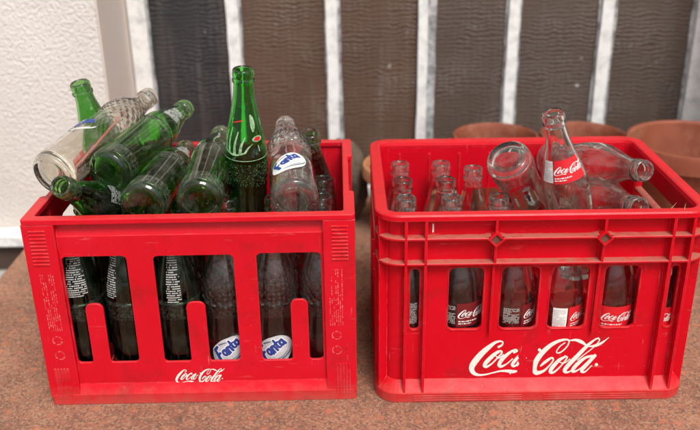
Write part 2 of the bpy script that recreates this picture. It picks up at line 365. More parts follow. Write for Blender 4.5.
INK_FO = ink([[(x, y, w+.075) for x, y, w in rot(s, .72)] for s in FN], -.4, 1.2, -.2, 1.25, .014)
SW = [[(.12,-.06,.02),(.34,-.02,.05),(.62,.10,.06),(.86,.32,.05),(.96,.52,.02)], [(-.22,.40,.02),(-.12,.60,.04),(.06,.72,.05),(.30,.82,.03)], [(.36,.06,.02),(.60,.18,.03),(.80,.38,.02)]]
INK_SW = ink(SW, -.35, 1.15, -.2, 1.0, .012)
PATCH = [[(.10,.22,.92),(.34,.38,1.12),(.52,.56,.94)]]
INK_P = ink(PATCH, -.45, 1.35, -.40, 1.1, .02)
def dashes(cols, rows, seed, fill=.8):                     # unreadable fine print: rows of short marks in the unit square
    r = random.Random(seed); vs = []; fs = []
    for j in range(rows):
        y0 = 1-(j+.85)/rows; y1 = y0+.5/rows; x = 0.0; end = 1.0 if r.random() < .75 else r.uniform(.4, .9)
        while x < end:
            w = r.uniform(.3, 1.6)/cols
            if r.random() < fill:
                k = len(vs); vs += [(x, y0, 0), (min(x+w, end), y0, 0), (min(x+w, end), y1, 0), (x, y1, 0)]; fs.append((k, k+1, k+2, k+3))
            x += w+.35/cols
    me = bpy.data.meshes.new('print'); me.from_pydata(vs, [], fs); me.update(); return me
FINE = dashes(20, 22, 1, .85); FINE2 = dashes(14, 13, 5, .95); LINES = dashes(9, 2, 3, 1)
# ------------------------------------------------------------------ setting
mb = MB(); mb.box(-.61, 3.5, -2.2, .80, -.6, 0); slab = mb.build('slab', M['slab']); tag(slab, 'gritty reddish brown slab under the crates', kind='structure'); 
mb = MB(); mb.add([(-250, -250, -.055), (250, -250, -.055), (250, 250, -.055), (-250, 250, -.055)], [(0, 1, 2, 3)]); gnd = mb.build('ground', M['paving']); tag(gnd, 'grey tiled ground below the slab', kind='structure')
wall = empty('house_wall', (0, .54, 0)); tag(wall, 'white rough stucco house wall around the tall window', 'wall')
mb = MB()
mb.box(-4, -.438, 0, .35, -.02, 3.0); mb.box(.716, 4, 0, .35, -.02, 3.0); mb.box(-.438, .716, 0, .35, 1.45, 3.0)
mb.build('stucco_face', M['stucco'], wall)
mb = MB(); mb.box(-.438, -.4355, .004, .35, 0, 1.45); mb.build('window_reveal', M['reveal'], wall)
mb = MB(); mb.box(.7135, .716, .004, .35, 0, 1.45); mb.build('window_reveal', M['reveal'], wall)
mb = MB(); mb.rbox(-4, -.445, -.045, 0, -.003, .021, .004); mb.build('skirting', M['paint'], wall)
mb = MB(); mb.box(-4, -.612, -.03, .0, -.3, -.004); mb.build('dark_strip', M['dark_strip'], wall)  # dark brown strip running below the skirting
# window: white bars between hammered panes
win = empty('window', (0, .73, 0)); tag(win, 'tall window of dark hammered panes between flaking white bars, behind both crates', 'window')
xs = [(-.433, -.399), (-.243, -.219), (-.049, -.027), (.131, .150), (.307, .328), (.488, .512), (.672, .7125)]
def wob_bar(mb, x0, x1, y0, y1, z0, z1, amp, seed):
    r = random.Random(seed); rings = []; n = 46; a = b = 0
    for k in range(n+1):
        z = z0+(z1-z0)*k/n; a = a*.6+r.uniform(-amp, amp); b = b*.6+r.uniform(-amp, amp)
        rings.append([(x0+a, y0, z), (x1+b, y0, z), (x1+b, y1, z), (x0+a, y1, z)])
    mb.loops(rings, cap=(True, True))
for k, (a, b) in enumerate(xs):
    side = k in (0, 6); mb = MB(); wob_bar(mb, a, b, -.004 if side else 0, .03, .02, 1.449, .0004 if side else .0009, k)
    o = fix(mb.build('frame_stile' if side else 'glazing_bar', M['paint'], win))
mb = MB(); mb.box(-.4355, .7135, -.006, .03, .0, .0195); mb.build('bottom_rail', M['paint'], win)
for k in range(6):
    mb = MB(); a, b = xs[k][1]-.004, xs[k+1][0]+.004
    mb.box(a, b, .012, .018, .019, 1.449); mb.build('pane', M['pane_dark'] if k == 0 else (M['pane_brown'] if k < 3 else M['pane_grey']), win)
pw = [(0, 1, .006, 0), (1, 1, .006, 0), (2, 1, .009, 0), (2, -1, .006, 0), (3, 1, .019, 0), (4, 1, .007, 0), (4, -1, .007, 0), (5, 1, .009, 0), (5, -1, .006, 0), (6, -1, .008, 0)]
for k, s, w, _ in pw:                                      # smears of old putty on the glass beside the bars
    e = xs[k][1]-.002 if s > 0 else xs[k][0]+.002; mb = MB(); x0, x1 = (e, e+w) if s > 0 else (e-w, e)
    wob_bar(mb, x0, x1, .0085, .0125, .02, 1.44, .0014, 30+k*2+s); fix(mb.build('putty', M['putty'], win))
# ------------------------------------------------------------------ crates
def local_to_front(v, thick): return lambda c: (c.x, v+thick-c.z, c.y)
def front_plate(mb, outline, holes, v, thick, bevel=.0008, mi=0): mb.mesh(plate(outline, holes, thick, bevel), lambda c: (c.x, v+thick-c.z, c.y), mi)
def side_plate(mb, outline, holes, u, thick, bevel=.0008, mi=0): mb.mesh(plate(outline, holes, thick, bevel), lambda c: (u+c.z, c.x, c.y), mi)
def flat_plate(mb, outline, holes, z, thick, bevel=.0008, mi=0): mb.mesh(plate(outline, holes, thick, bevel), lambda c: (c.x, c.y, z+c.z), mi)
LP = (-.3983, 0.0, 0.0); LA = .014494
def uwin(u0, u1, z0, z1, t0, t1, tz):
    return fillet([(u0, z0), (t0, z0), (t0, tz), (t1, tz), (t1, z0), (u1, z0), (u1, z1), (u0, z1)], [.005, .004, .0085, .0085, .004, .006, .006, .006], 6)
def left_crate():
    W, D, H = .400, .2927, .2644
    root = empty('bottle_crate', LP, LA); tag(root, "red plastic crate heaped with green bottles, three notched openings in its front", 'crate')
    mb = MB()
    R = .006
    # base with the sloping lip above it
    sweep(mb, W, D, R, [(.0006, 0), (0, .001), (0, .015), (.0005, .0162), (.006, .029), (.0102, .029), (.0102, 0)])
    wins = [uwin(.0405, .1195, .0605, .2125, .060, .0825, .1465), uwin(.152, .250, .0595, .2115, .1865, .2105, .1465), uwin(.2785, .3575, .0590, .2125, .3175, .3395, .1475)]
    front_plate(mb, rect(.0388, .3612, .028, .240), wins, .006, .004)
    mb.add([(.0388, .0061, .239), (.3612, .0061, .239), (.3612, .0125, .258), (.0388, .0125, .258)], [(0, 1, 2, 3)])
    mb.add([(.0388, .0100, .239), (.3612, .0100, .239), (.3612, .0150, .258), (.0388, .0150, .258)], [(3, 2, 1, 0)])
    for u0, u1 in ((.0, .039), (.361, W)):                # corner posts
        front_plate(mb, fillet(rect(u0, u1, .012, .2575), [0, 0, 0, 0]), [], 0.0004, .0100, .001)
        front_plate(mb, rect(u0, u1, .012, .2575), [], D-.0104, .0100, .001)
    hnd = fillet(rect(.112, D-.112, .188, .222), .012)
    for u in (.0006, W-.0066):
        for v0, v1 in ((.0100, .077), (D-.077, D-.0100)): side_plate(mb, rect(v0, v1, .012, .2575), [], u, .006, .001)
    for u in (.0060, W-.0100): side_plate(mb, rect(.076, D-.076, .02, .2575), [hnd], u, .004, .0008)
    front_plate(mb, rect(.0388, .3612, .02, .2575), [], D-.0102, .004)
    # rim: wider over the four corners
    ro = [(0, 0), (W, 0), (W, .077), (W-.006, .080), (W-.006, D-.080), (W, D-.077), (W, D), (0, D), (0, D-.077), (.006, D-.080), (.006, .080), (0, .077)]
    flat_plate(mb, fillet(ro, [.005, .005, .002, .002, .002, .002, .005, .005, .002, .002, .002, .002]), [fillet(rect(.014, W-.014, .0135, D-.0135), .004)], .2572, .0074, .0014)
    flat_plate(mb, rect(.0095, W-.0095, .0095, D-.0095), [], .006, .004)
    for k in range(1, 6): mb.box(.011+k*.063-.0011, .011+k*.063+.0011, .0104, D-.0104, .0102, .045)
    for k in range(1, 4): mb.box(.0104, W-.0104, .0125+k*.0668-.0011, .0125+k*.0668+.0011, .0102, .0445)
    for u0 in (.0085, .3715):                             # moulded ridges and faint marks on the corner posts
        for k in range(10): mb.rbox(u0, u0+.0195, -.0009, .002, .2045+k*.0049, .2045+k*.0049+.0017, .0004)
        for k in range(5): mb.rbox(u0+.002+k*.0040, u0+.002+k*.0040+.0016, -.0008, .002, .010, .056, .0004)
    for u0 in (.012, .366):
        me = dashes(22, 7, int(u0*1e4), .75); mb.mesh(me, lambda c: (u0+.018*(1-c.y), .00028, .112+.080*c.x), 1, flip=True)
        for cz in (.098, .076):
            for a0 in (.2, 2.3, 4.4):                     # three chasing arrows in a ring
                arc = [[(u0+.009+rr*math.cos(a), .00028, cz+rr*math.sin(a)) for a in np.linspace(a0, a0+1.35, 9)] for rr in (.0052, .0064)]
                mb.add(arc[0]+arc[1], [(i, i+1, 10+i, 9+i) for i in range(8)], 1)
                tip = a0+1.8; mb.add([(u0+.009+rr*math.cos(a), .00028, cz+rr*math.sin(a)) for rr, a in ((.0040, a0+1.35), (.0076, a0+1.35), (.0058, tip))], [(0, 1, 2)], 1)
    mb.build('body', [M['red'], M['worn']], root)
    lt = MB(); lt.mesh(INK_FULL, lambda c: (.1625+c.x*.0665, .0056, .0265+c.y*.0665*1.22)); lt.build('lettering', M['white'], root)
    return root, W, D, H
RP = (.02567, -.00386, 0.0); RA = .003936
def right_crate():
    W, D, H, R = .405, .2955, .2658, .030
    S = .003                                               # measured marks are 3 mm in from the outer skin
    root = empty('bottle_crate', RP, RA); tag(root, "red ribbed crate of clear bottles, big white script below its small windows", 'crate')
    mb = MB(); I = .0125; T = .004
    sweep(mb, W, D, R, [(.0010, 0), (.0002, .0012), (.0002, .0138), (.0010, .0150), (.0120, .0285), (.0166, .0285), (.0166, 0)])
    sweep(mb, W, D, R, [(.0012, .2572), (0, .2584), (0, .2640), (.0016, .2658), (.0125, .2658), (.0148, .2646), (.0165, .2600), (.0165, .2572)])
    holes = []
    for a, b in ((.0885, .1315), (.1535, .2005), (.2150, .2620), (.2815, .3248)): holes.append(fillet(rect(a+S, b+S, .1025, .1905), .0078, 6))
    holes.append(fillet(rect(.0405+S, .0520+S, .1035, .1895), .0050, 5)); holes.append(fillet(rect(.3625+S, .3725+S, .1025, .1895), .0045, 5))
    # thin raised lips round every opening, then the sheet itself
    for h_ in holes:
        c = Vector((sum(p[0] for p in h_)/len(h_), sum(p[1] for p in h_)/len(h_)))
        big = [(p[0]+math.copysign(.0016, p[0]-c.x), p[1]+math.copysign(.0016, p[1]-c.y)) for p in h_]
        front_plate(mb, big, [[(c.x+(p[0]-c.x)*.999, c.y+(p[1]-c.y)*.999) for p in h_]], I-.0010, .0022, .0004)
    front_plate(mb, rect(R-.001, W-R+.001, .024, .2580), holes, I, T, .0005)
    hx = fillet(rect(.055, D-.055, .148, .236), .012)
    for u in (I, W-I-T): side_plate(mb, rect(R-.001, D-R+.001, .024, .2580), [hx], u, T, .0005)
    front_plate(mb, rect(R-.001, W-R+.001, .024, .2580), [fillet(rect(a, a+.044, .1025, .1905), .008) for a in (.09, .156, .218, .284)], D-I-T, T, .0005)
    full_o, full_i = rrect(W, D, R, I, 10), rrect(W, D, R, I+T, 10)
    for q in range(4):                                     # rounded corners
        a, b = full_o[q*11:q*11+11], full_i[q*11:q*11+11]
        mb.add([(x, y, z) for z in (.024, .258) for x, y in a]+[(x, y, z) for z in (.024, .258) for x, y in b],
               [(k, k+1, k+12, k+11) for k in range(10)]+[(22+k+1, 22+k, 33+k, 34+k) for k in range(10)], 0, True)
    for zz in (.2320, .1985): sweep(mb, W, D, R, [(.0014, zz), (.0008, zz+.0008), (.0008, zz+.0024), (.0014, zz+.0032), (.0129, zz+.0032), (.0129, zz)], 1)
    # ribs
    for u in (.034, .058, .3545, .3780):
        u += S; yy = .0008
        if u < R or u > W-R:
            dx = (R-u) if u < R else u-(W-R); yy = R-math.sqrt((R-.0008)**2-dx*dx)
        mb.rbox(u-.0018, u+.0018, yy, I+.003, .0142, .2578, .0006)
    for u in (.142, .272):
        u += S
        mb.rbox(u-.0016, u+.0016, .0008, I+.001, .2012, .2578, .0006); mb.rbox(u-.0016, u+.0016, .0062, I+.001, .098, .1986, .0006)
        # open diamond where rib and ledge cross
        cz = .2336; r0, r1 = .0102, .0070
        mb.mesh(plate([(0, -r0), (r0, 0), (0, r0), (-r0, 0)], [[(0, -r1), (r1, 0), (0, r1), (-r1, 0)]], .0110, .0004), lambda c: (u+c.x, -.0024+.0110-c.z, cz+c.y))
        mb.mesh(plate([(0, -r1*1.05), (r1*1.05, 0), (0, r1*1.05), (-r1*1.05, 0)], [], .003, .0001), lambda c: (u+c.x, .0035-c.z, cz+c.y), 2)
        for s in (-1, 1):
            mb.add([(u+s*.0050, .0012, cz+.0040), (u+s*.0125, .0012, cz+.0020), (u+s*.0125, .0128, cz+.0020), (u+s*.0050, .0128, cz+.0040), (u+s*.0030, .0012, cz+.0066), (u+s*.0030, .0128, cz+.0066)], [(0, 1, 2, 3), (4, 0, 3, 5)], 1)
    def rad(qx, qy, a):                                    # radial rib at a rounded corner
        c, s = math.cos(a), math.sin(a); n = (-s*.0016, c*.0016); p0, p1 = (qx+c*(R-I-.001), qy+s*(R-I-.001)), (qx+c*(R-.0009), qy+s*(R-.0009))
        vs = [(p[0]+k*n[0], p[1]+k*n[1], z) for z in (.0142, .2578) for p in (p0, p1) for k in (-1, 1)]
        mb.add(vs, [(0, 2, 3, 1), (4, 5, 7, 6), (0, 1, 5, 4), (2, 6, 7, 3), (0, 4, 6, 2), (1, 3, 7, 5)])
    rad(R, R, math.radians(208)); rad(W-R, R, math.radians(-18)); rad(R, D-R, math.radians(140)); rad(W-R, D-R, math.radians(40))
    for v in (.046, .10, .148, .196, .250):
        zt = .2578 if v in (.046, .250) else .146
        mb.rbox(.0008, I+.001, v-.0016, v+.0016, .0142, zt, .0005); mb.rbox(W-I-.001, W-.0008, v-.0016, v+.0016, .0142, zt, .0005)
    for k in range(8): mb.rbox(.045+k*.045-.0012, .045+k*.045+.0012, D-I-T-.0022, D-I-T+.001, .05, .248, .0008)
    for z in (.0030, .0062, .0094):
        for a, b in ((.050, .190), (.218, .352)): mb.rbox(a, b, -.0006, .002, z, z+.0013, .0004)
    flat_plate(mb, rrect(W, D, R, .015), [], .006, .004)
    for k in range(1, 6): mb.box(.0165+k*.062-.0011, .0165+k*.062+.0011, .0145, D-.0145, .0102, .045)
    for k in range(1, 4): mb.box(.0145, W-.0145, .0145+k*.0666-.0011, .0145+k*.0666+.0011, .0102, .0445)
    mb.build('body', [M['red2'], M['reddust'], M['grime']], root)
    lt = MB(); lt.mesh(INK_WORN, lambda c: (.1175+S+c.x*.1795, .0122, .0310+c.y*.1795*1.165)); lt.build('lettering', M['white'], root)
    dr = MB(); dr.rbox(.067+S-.0011, .067+S+.0011, .0118, .0128, .2385, .2500, .0004); o = dr.build('paint_drip', M['white'], root)
    return root, W, D, H
LC = left_crate(); RC = right_crate()
def to_world(which, p):
    o, a = (LP, LA) if which == 'L' else (RP, RA); c, s = math.cos(a), math.sin(a); off = 0 if which == 'L' else .003
    u = p[0]+off; return Vector((o[0]+u*c-p[1]*s, o[1]+u*s+p[1]*c, p[2]))
# ------------------------------------------------------------------ bottles
def spl(keys, n):
    ks = np.array(keys, float)/1000; z = np.concatenate([np.linspace(ks[i, 0], ks[i+1, 0], n, endpoint=False) for i in range(len(ks)-1)]+[[ks[-1, 0]]])
    # monotone cubic through the keys
    x, y = ks[:, 0], ks[:, 1]; d = np.diff(y)/np.diff(x); m = np.concatenate([[d[0]], (d[:-1]+d[1:])/2, [d[-1]]])
    for i in range(1, len(x)-1):
        if d[i-1]*d[i] <= 0: m[i] = 0
        else: m[i] = 2*d[i-1]*d[i]/(d[i-1]+d[i])
    out = []
    for q in z:
        i = min(max(np.searchsorted(x, q, 'right')-1, 0), len(x)-2); h = x[i+1]-x[i]; t_ = (q-x[i])/h
        out.append((2*t_**3-3*t_**2+1)*y[i]+(t_**3-2*t_**2+t_)*h*m[i]+(-2*t_**3+3*t_**2)*y[i+1]+(t_**3-t_**2)*h*m[i+1])
    return np.stack([z, out], 1)
KEYS = {
 'contour': [(1.2,25.5),(4,28),(10,29.3),(22,29.6),(40,28.2),(58,26.4),(74,26.8),(90,28.8),(104,29.9),(128,29.9),(142,28.6),(156,25.6),(172,21),(188,17),(202,14.2),(212,12.9),(217,12.6)],
 'ringed': [(1.2,25.5),(4,28.5),(9,29.6),(30,29.8),(76,29.8),(84,29.4),(96,28.2),(108,27.6),(119,28.2),(121,29.2),(122.5,29.2),(125,28.6),(134,29.3),(146,29.0),(160,26.6),(172,23.0),(182,19.4),(188,18.2),(196,17.8),(203,15.6),(211,13.2),(217,12.6)],
 'plain': [(1.2,25),(4,27.6),(10,28.6),(30,28.8),(100,28.7),(123,28.7),(125,29.5),(126.5,29.5),(128.5,28.6),(148,27),(164,23.6),(180,19.4),(196,15.8),(209,13.2),(217,12.5)],
 'dimpled': [(1.2,25.5),(4,28.5),(9,29.6),(30,29.8),(76,29.8),(100,29.2),(116,27.0),(124,26.6),(138,28.6),(152,28.8),(166,26.4),(178,22.6),(188,18.2),(196,15.4),(206,13.6),(217,12.6)],
 'tall': [(1.2,25),(4,27.6),(10,28.6),(40,28.4),(62,26.6),(84,26.4),(100,27.2),(116,28.4),(134,28.2),(154,25.4),(176,21.2),(198,16.9),(216,13.8),(228,12.8),(233,12.5)]}
HT = {k: KEYS[k][-1][0]/1000+.018 for k in KEYS}
PROF = {k: spl(KEYS[k], 6) for k in KEYS}
def rad_at(kind, z): p = PROF[kind]; return float(np.interp(z, p[:, 0], p[:, 1]))
def relief(kind, z, a, r):
    if kind == 'contour':
        w = math.exp(-((z-.064)/.020)**2)+.7*math.exp(-((z-.176)/.022)**2); return r*(1+.016*w*math.cos(10*a))
    if kind == 'ringed':
        w = max(0, 1-abs(z-.138)/.030); return r+.0021*min(1, w*2)*math.cos(14*a)*math.cos((z-.118)*2*PI/.0125)
    if kind == 'dimpled':
        w = max(0, 1-abs(z-.154)/.034); return r+.0016*min(1, w*3)*math.cos(14*a)*math.cos((z-.118)*2*PI/.0130)
    if kind == 'tall':
        w = max(0, 1-abs(z-.105)/.028); return r+.0009*min(1, w*2)*math.cos(20*a)*math.cos((z-.08)*2*PI/.0095)
    return r
def bottle_mesh(kind, mat, seg=72):
    P = PROF[kind]; z1 = P[-1, 0]; rows = [(.0052, .0006), (.0045, .012), (.0022, .0185), (.0004, .0215), (.0, .0235)]
    outer = rows+[(z, r) for z, r in P]
    lip = [(z1+.0005, .0132), (z1+.0015, .0142), (z1+.005, .0143), (z1+.0060, .0130), (z1+.0072, .0127), (z1+.0085, .0134), (z1+.0100, .0138), (z1+.0145, .0136), (z1+.0168, .0130), (z1+.018, .0116), (z1+.0176, .0102), (z1+.016, .0096), (z1+.012, .0094)]
    inner = [(z, max(r-.0030, .0090)) for z, r in P[::-1] if z > .011]
    bot = [(.0088, .0225), (.0078, .018), (.0085, .010), (.0092, .0006)]
    mb = MB(); rings = []
    allr = [(z, r, 1 if 1 <= k-len(rows) else 0) for k, (z, r) in enumerate(outer)]+[(z, r, 0) for z, r in lip+inner+bot]
    for z, r, rel in allr:
        rings.append([((relief(kind, z, a, r) if rel else r)*math.cos(a), (relief(kind, z, a, r) if rel else r)*math.sin(a), z) for a in np.linspace(0, 2*PI, seg, endpoint=False)])
    mb.loops(rings, smooth=True, cap=(True, True))
    me = bpy.data.meshes.new(kind+'_bottle'); me.from_pydata(mb.v, [], mb.f); me.update(); me.polygons.foreach_set('use_smooth', [True]*len(mb.f)); me.materials.append(mat); return me
BM = {}
def get_mesh(kind, mat):
    if (kind, mat) not in BM: BM[(kind, mat)] = bottle_mesh(kind, M[mat])
    return BM[(kind, mat)]
def wrap(kind, eps, th0, z0, sx, sz):                      # flat (x, y) -> bottle surface; x runs to the right as seen from outside
    rm = rad_at(kind, z0+sz*.3)
    def fn(c):
        z = z0+c.y*sz; a = th0+c.x*sx/rm; r = rad_at(kind, z)+eps+.0004; return (r*math.cos(a), r*math.sin(a), z)
    return fn
def patch(mb, kind, eps, th0, th1, z0, z1, nz=6):
    n = max(6, int((th1-th0)/.1)); vs = []; fs = []
    for j in range(nz+1):
        z = z0+(z1-z0)*j/nz; r = rad_at(kind, z)+eps+.0004
        for i in range(n+1):
            a = th0+(th1-th0)*i/n; vs.append((r*math.cos(a), r*math.sin(a), z))
    for j in range(nz):
        for i in range(n): fs.append((j*(n+1)+i, j*(n+1)+i+1, (j+1)*(n+1)+i+1, (j+1)*(n+1)+i))
    mb.add(vs, fs, 0, True)
NB = {'clear': 'glass_bottle', 'clearw': 'glass_bottle', 'brownclear': 'glass_bottle', 'green': 'green_bottle', 'dgreen': 'green_bottle', 'dustgreen': 'green_bottle', 'bgreen': 'green_bottle'}
def bottle(which, kind, mat, base, mouth, label, face=None, group=None):
    group = group or ('bottles heaped on the left crate' if which == 'L' else 'bottles lying in the right crate')
    """base and mouth centre in crate coordinates; the bottle's +X side (its label) faces the world direction face."""
    B, T = to_world(which, base), to_world(which, mouth); z = (T-B).normalized()
    f = Vector(face or (0, -1, .3)); x = (f-z*f.dot(z)).normalized(); y = z.cross(x)
    o = bpy.data.objects.new(NB[mat], get_mesh(kind, mat)); COL.objects.link(o)
    m = Matrix((x, y, z)).transposed().to_4x4(); m.translation = B; o.matrix_world = m
    tag(o, label, 'bottle', group); o['kindname'] = kind; del o['kindname']
    return o
def soda_label(o, kind, z0, z1, th=0.0, block=True, word=True, c='rprint'):
    mb = MB(); patch(mb, kind, 0, th-.74, th+.84, z0, z1); l = mb.build('red_label', M[c], o)
    h = z1-z0
    if word:
        mb = MB(); mb.mesh(INK_SMALL, wrap(kind, .0003, th-.62*h/rad_at(kind, z0+h*.5), z0+h*.36, h*1.30, h*1.30*1.1), smooth=True); mb.mesh(LINES, wrap(kind, .0003, th-.58*h/rad_at(kind, z0+h*.5), z0+h*.10, h*.75, h*.2), smooth=True); mb.build('lettering', M['wprint'], l)
    if block:
        mb = MB(); patch(mb, kind, 0, th-1.40, th-.80, z0+.001, z1-.001); bl = mb.build('panel', M['wprint'], o)
        mb = MB(); mb.mesh(FINE2, wrap(kind, .0003, th-1.38, z0+.003, .015, h-.006), smooth=True); mb.build('fine_print', M['gprint'], bl)
def fruit_label(o, kind, zc=.030, s=.036, th=-.55, base='silver'):
    mb = MB(); mb.mesh(INK_P, wrap(kind, 0, th, zc, s, s), smooth=True); l = mb.build('emblem', M[base], o)
    mb = MB(); mb.mesh(INK_SW, wrap(kind, .0002, th, zc, s, s), smooth=True); mb.build('swirl', M['slate'], l)
    mb = MB(); mb.mesh(INK_FO, wrap(kind, .0004, th, zc, s, s), smooth=True); mb.build('letter_outline', M['wprint'], l)
    mb = MB(); mb.mesh(INK_F, wrap(kind, .0006, th, zc, s, s), smooth=True); mb.build('lettering', M['blue'], l)
def print_block(o, kind, th, z0, w, h, name='fine_print', me=None, m='gprint'):
    mb = MB(); mb.mesh(me or FINE, wrap(kind, 0, th-w/2/rad_at(kind, z0+h/2), z0, w, h), smooth=True); mb.build(name, M[m], o)
# --- standing bottles, left crate
UL = [.0425+k*.0632 for k in range(6)]; VL = [.0445+k*.0668 for k in range(4)]; FZ = .0104
def stand(which, u, v, kind, mat, label, face=None, group=None, tilt=(0, 0)):
    h = HT[kind]; group = group or 'bottles standing in the left crate'; return bottle(which, kind, mat, (u, v, FZ), (u+tilt[0], v+tilt[1], FZ+h), label, face, group)
o = stand('L', UL[0], VL[0], 'plain', 'dgreen', "dark green bottle left of the notch in the left crate's first opening", (-.1, -1, 0)); print_block(o, 'plain', .42, .140, .024, .062)
o = stand('L', UL[1], VL[0], 'plain', 'dgreen', "dark green bottle right of the notch in the left crate's first opening", (0, -1, 0)); print_block(o, 'plain', -.55, .136, .016, .066)
o = stand('L', UL[2], VL[0], 'plain', 'dgreen', "dark green bottle with fine print behind the left crate's middle opening", (0, -1, 0)); print_block(o, 'plain', .10, .130, .018, .066)
o = stand('L', UL[3], VL[0], 'ringed', 'clear', "clear bottle with blue emblem behind the left crate's middle opening", (.1, -1, 0)); fruit_label(o, 'ringed', .043, .036, -.36)
o = stand('L', UL[4], VL[0], 'ringed', 'clear', "clear bottle with blue emblem behind the left crate's last opening", (.05, -1, 0)); fruit_label(o, 'ringed', .042, .037, -.50)
stand('L', UL[5], VL[0], 'ringed', 'clear', "plain clear bottle half hidden right of the notch in the left crate's last opening")
for i, j, k, mt, tx in [(0, 1, 'plain', 'dgreen', "dark green bottle standing behind the two in the left crate's first opening"), (2, 1, 'plain', 'dgreen', "dark green bottle in the second row behind the left crate's middle opening"),
                    (3, 1, 'ringed', 'clear', "clear bottle in the second row behind the left crate's middle opening"), (4, 1, 'ringed', 'clear', "clear bottle in the second row behind the left crate's last opening"),
                    (5, 1, 'ringed', 'clear', "clear bottle along the left crate's right wall, nearer its front rim"), (5, 2, 'ringed', 'clear', "clear bottle along the left crate's right wall, farther from its front rim"),
                    (1, 1, 'plain', 'dgreen', "dark green bottle in the second row right of the first notch, left crate"), (1, 2, 'plain', 'dgreen', 'dark green standing bottle deep under the pile at the left of the left crate'), (3, 2, 'plain', 'dgreen', 'dark green standing bottle deep under the tall upright green one'),
                    ]:
    stand('L', UL[i], VL[j], k, mt, tx)
# --- bottles heaped on top of the left crate
bottle('L', 'plain', 'green', (.066, .236, .152), (.031, .200, .3838), "bright green bottle leaning out of the left crate against the stucco")
o = bottle('L', 'dimpled', 'brownclear', (.030, .046, .3035), (.110, .258, .344), "clear dimpled bottle lying on the left crate's left corner, base to the front", (.45, -.6, .9)); mb = MB(); mb.mesh(INK_F, wrap('dimpled', 0, -1.15, .068, .034, .034), smooth=True); mb.build('lettering', M['blue'], o)
mb = MB(); mb.mesh(INK_SW, wrap('dimpled', 0, -1.15, .068, .034, .034), smooth=True); mb.build('swirl', M['wprint'], o)
o = bottle('L', 'plain', 'green', (.110, .184, .178), (.057, -.003, .309), "green bottle with its open mouth pointing over the left crate's front rim", (.5, -.6, .5)); print_block(o, 'plain', .2, .120, .026, .040)
o = bottle('L', 'plain', 'green', (.090, .072, .296), (.152, .290, .316), "green bottle on the left crate's heap with its neck up against the black pane", (.55, -.6, .7)); print_block(o, 'plain', .05, .150, .022, .040, m='wprint')
o = bottle('L', 'plain', 'dustgreen', (.1415, .024, .271), (.157, .256, .266), "dark green bottle lying base first, leftmost base along the left crate's front rim", (.55, -.4, .8)); print_block(o, 'plain', .1, .150, .020, .040, m='wprint')
o = bottle('L', 'plain', 'dustgreen', (.2105, .026, .273), (.209, .259, .287), "dark green bottle lying base first just left of the tall upright bottle", (-.5, -.4, .8)); print_block(o, 'plain', -.3, .165, .012, .030)
tallb = bottle('L', 'tall', 'bgreen', (.2545, .140, .1665), (.264, .116, .417), 'tall green bottle standing upright out of the heap, white splash and red dot on it', (.12, -1, 0))
o = bottle('L', 'ringed', 'clearw', (.3275, .0355, .267), (.303, .266, .2985), "clear bottle with blue emblem lying base first right of the tall green bottle", (-.05, -.5, 1)); fruit_label(o, 'ringed', .040, .036, -.45, 'wprint')
bottle('L', 'plain', 'dustgreen', (.352, .250, .078), (.342, .195, .309), 'dark green bottle neck leaning behind the clear bottle with blue emblem')
# print on the tall green bottle, then dots imitating its pale reflections
SPL = [[(-.0135,.147,.0016),(-.0150,.160,.0014),(-.0142,.174,.0008)], [(-.0105,.145,.0022),(-.0115,.160,.0018),(-.0100,.179,.0009)], [(-.0070,.144,.0024),(-.0070,.158,.0020),(-.0050,.174,.0009)], [(-.0035,.145,.0024),(-.0028,.156,.0020),(-.0002,.167,.0009)],
       [(-.0005,.147,.0018),(.0015,.153,.0015),(.0045,.158,.0008)], [(-.0135,.147,.0020),(-.007,.1435,.0026),(-.0005,.147,.0018)],
       [(-.0170,.1375,.0012),(-.006,.1362,.0012),(.006,.1362,.0012),(.0170,.1375,.0012)], [(.0060,.174,.0020),(.0062,.182,.0050),(.0058,.191,.0042),(.0050,.195,.0015)], [(.0150,.178,.0011),(.0150,.187,.0011)],
       [(.0085,.1635,.0100),(.0086,.1636,.0100)], [(.0085,.155,.0009),(.0090,.147,.0009)]]
mb = MB(); mb.mesh(ink([[(x, y, w*.78) for x, y, w in s] for s in SPL], -.03, .03, .12, .20, .0005), wrap('tall', 0, 0, 0, 1, 1), smooth=True); sp_o = mb.build('white_splash', M['pgreen'], tallb)
mb = MB(); mb.mesh(ink([[(.0085, .1635, .0050), (.0086, .1636, .0050)]], -.03, .03, .12, .20, .0004), wrap('tall', .0003, 0, 0, 1, 1), smooth=True); mb.build('red_dot', M['rprint'], sp_o)
mb = MB(); mb.mesh(ink([[(-.0095,.185,.0009),(-.0055,.187,.0014),(-.0015,.189,.0009)]], -.03, .03, .12, .20, .0003), wrap('tall', .0002, 0, 0, 1, 1), smooth=True); mb.build('red_dash', M['rprint'], sp_o)
r_ = random.Random(4); mb = MB()  # dots painted pale to lighten the bumpy lower glass, in place of reflections
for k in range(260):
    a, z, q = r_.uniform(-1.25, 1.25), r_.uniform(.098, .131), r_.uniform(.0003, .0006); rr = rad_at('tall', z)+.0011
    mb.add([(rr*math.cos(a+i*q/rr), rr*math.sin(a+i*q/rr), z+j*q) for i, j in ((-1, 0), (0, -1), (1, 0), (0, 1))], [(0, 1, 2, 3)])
mb.build('reflection_dots', M['pale_reflect'], tallb)
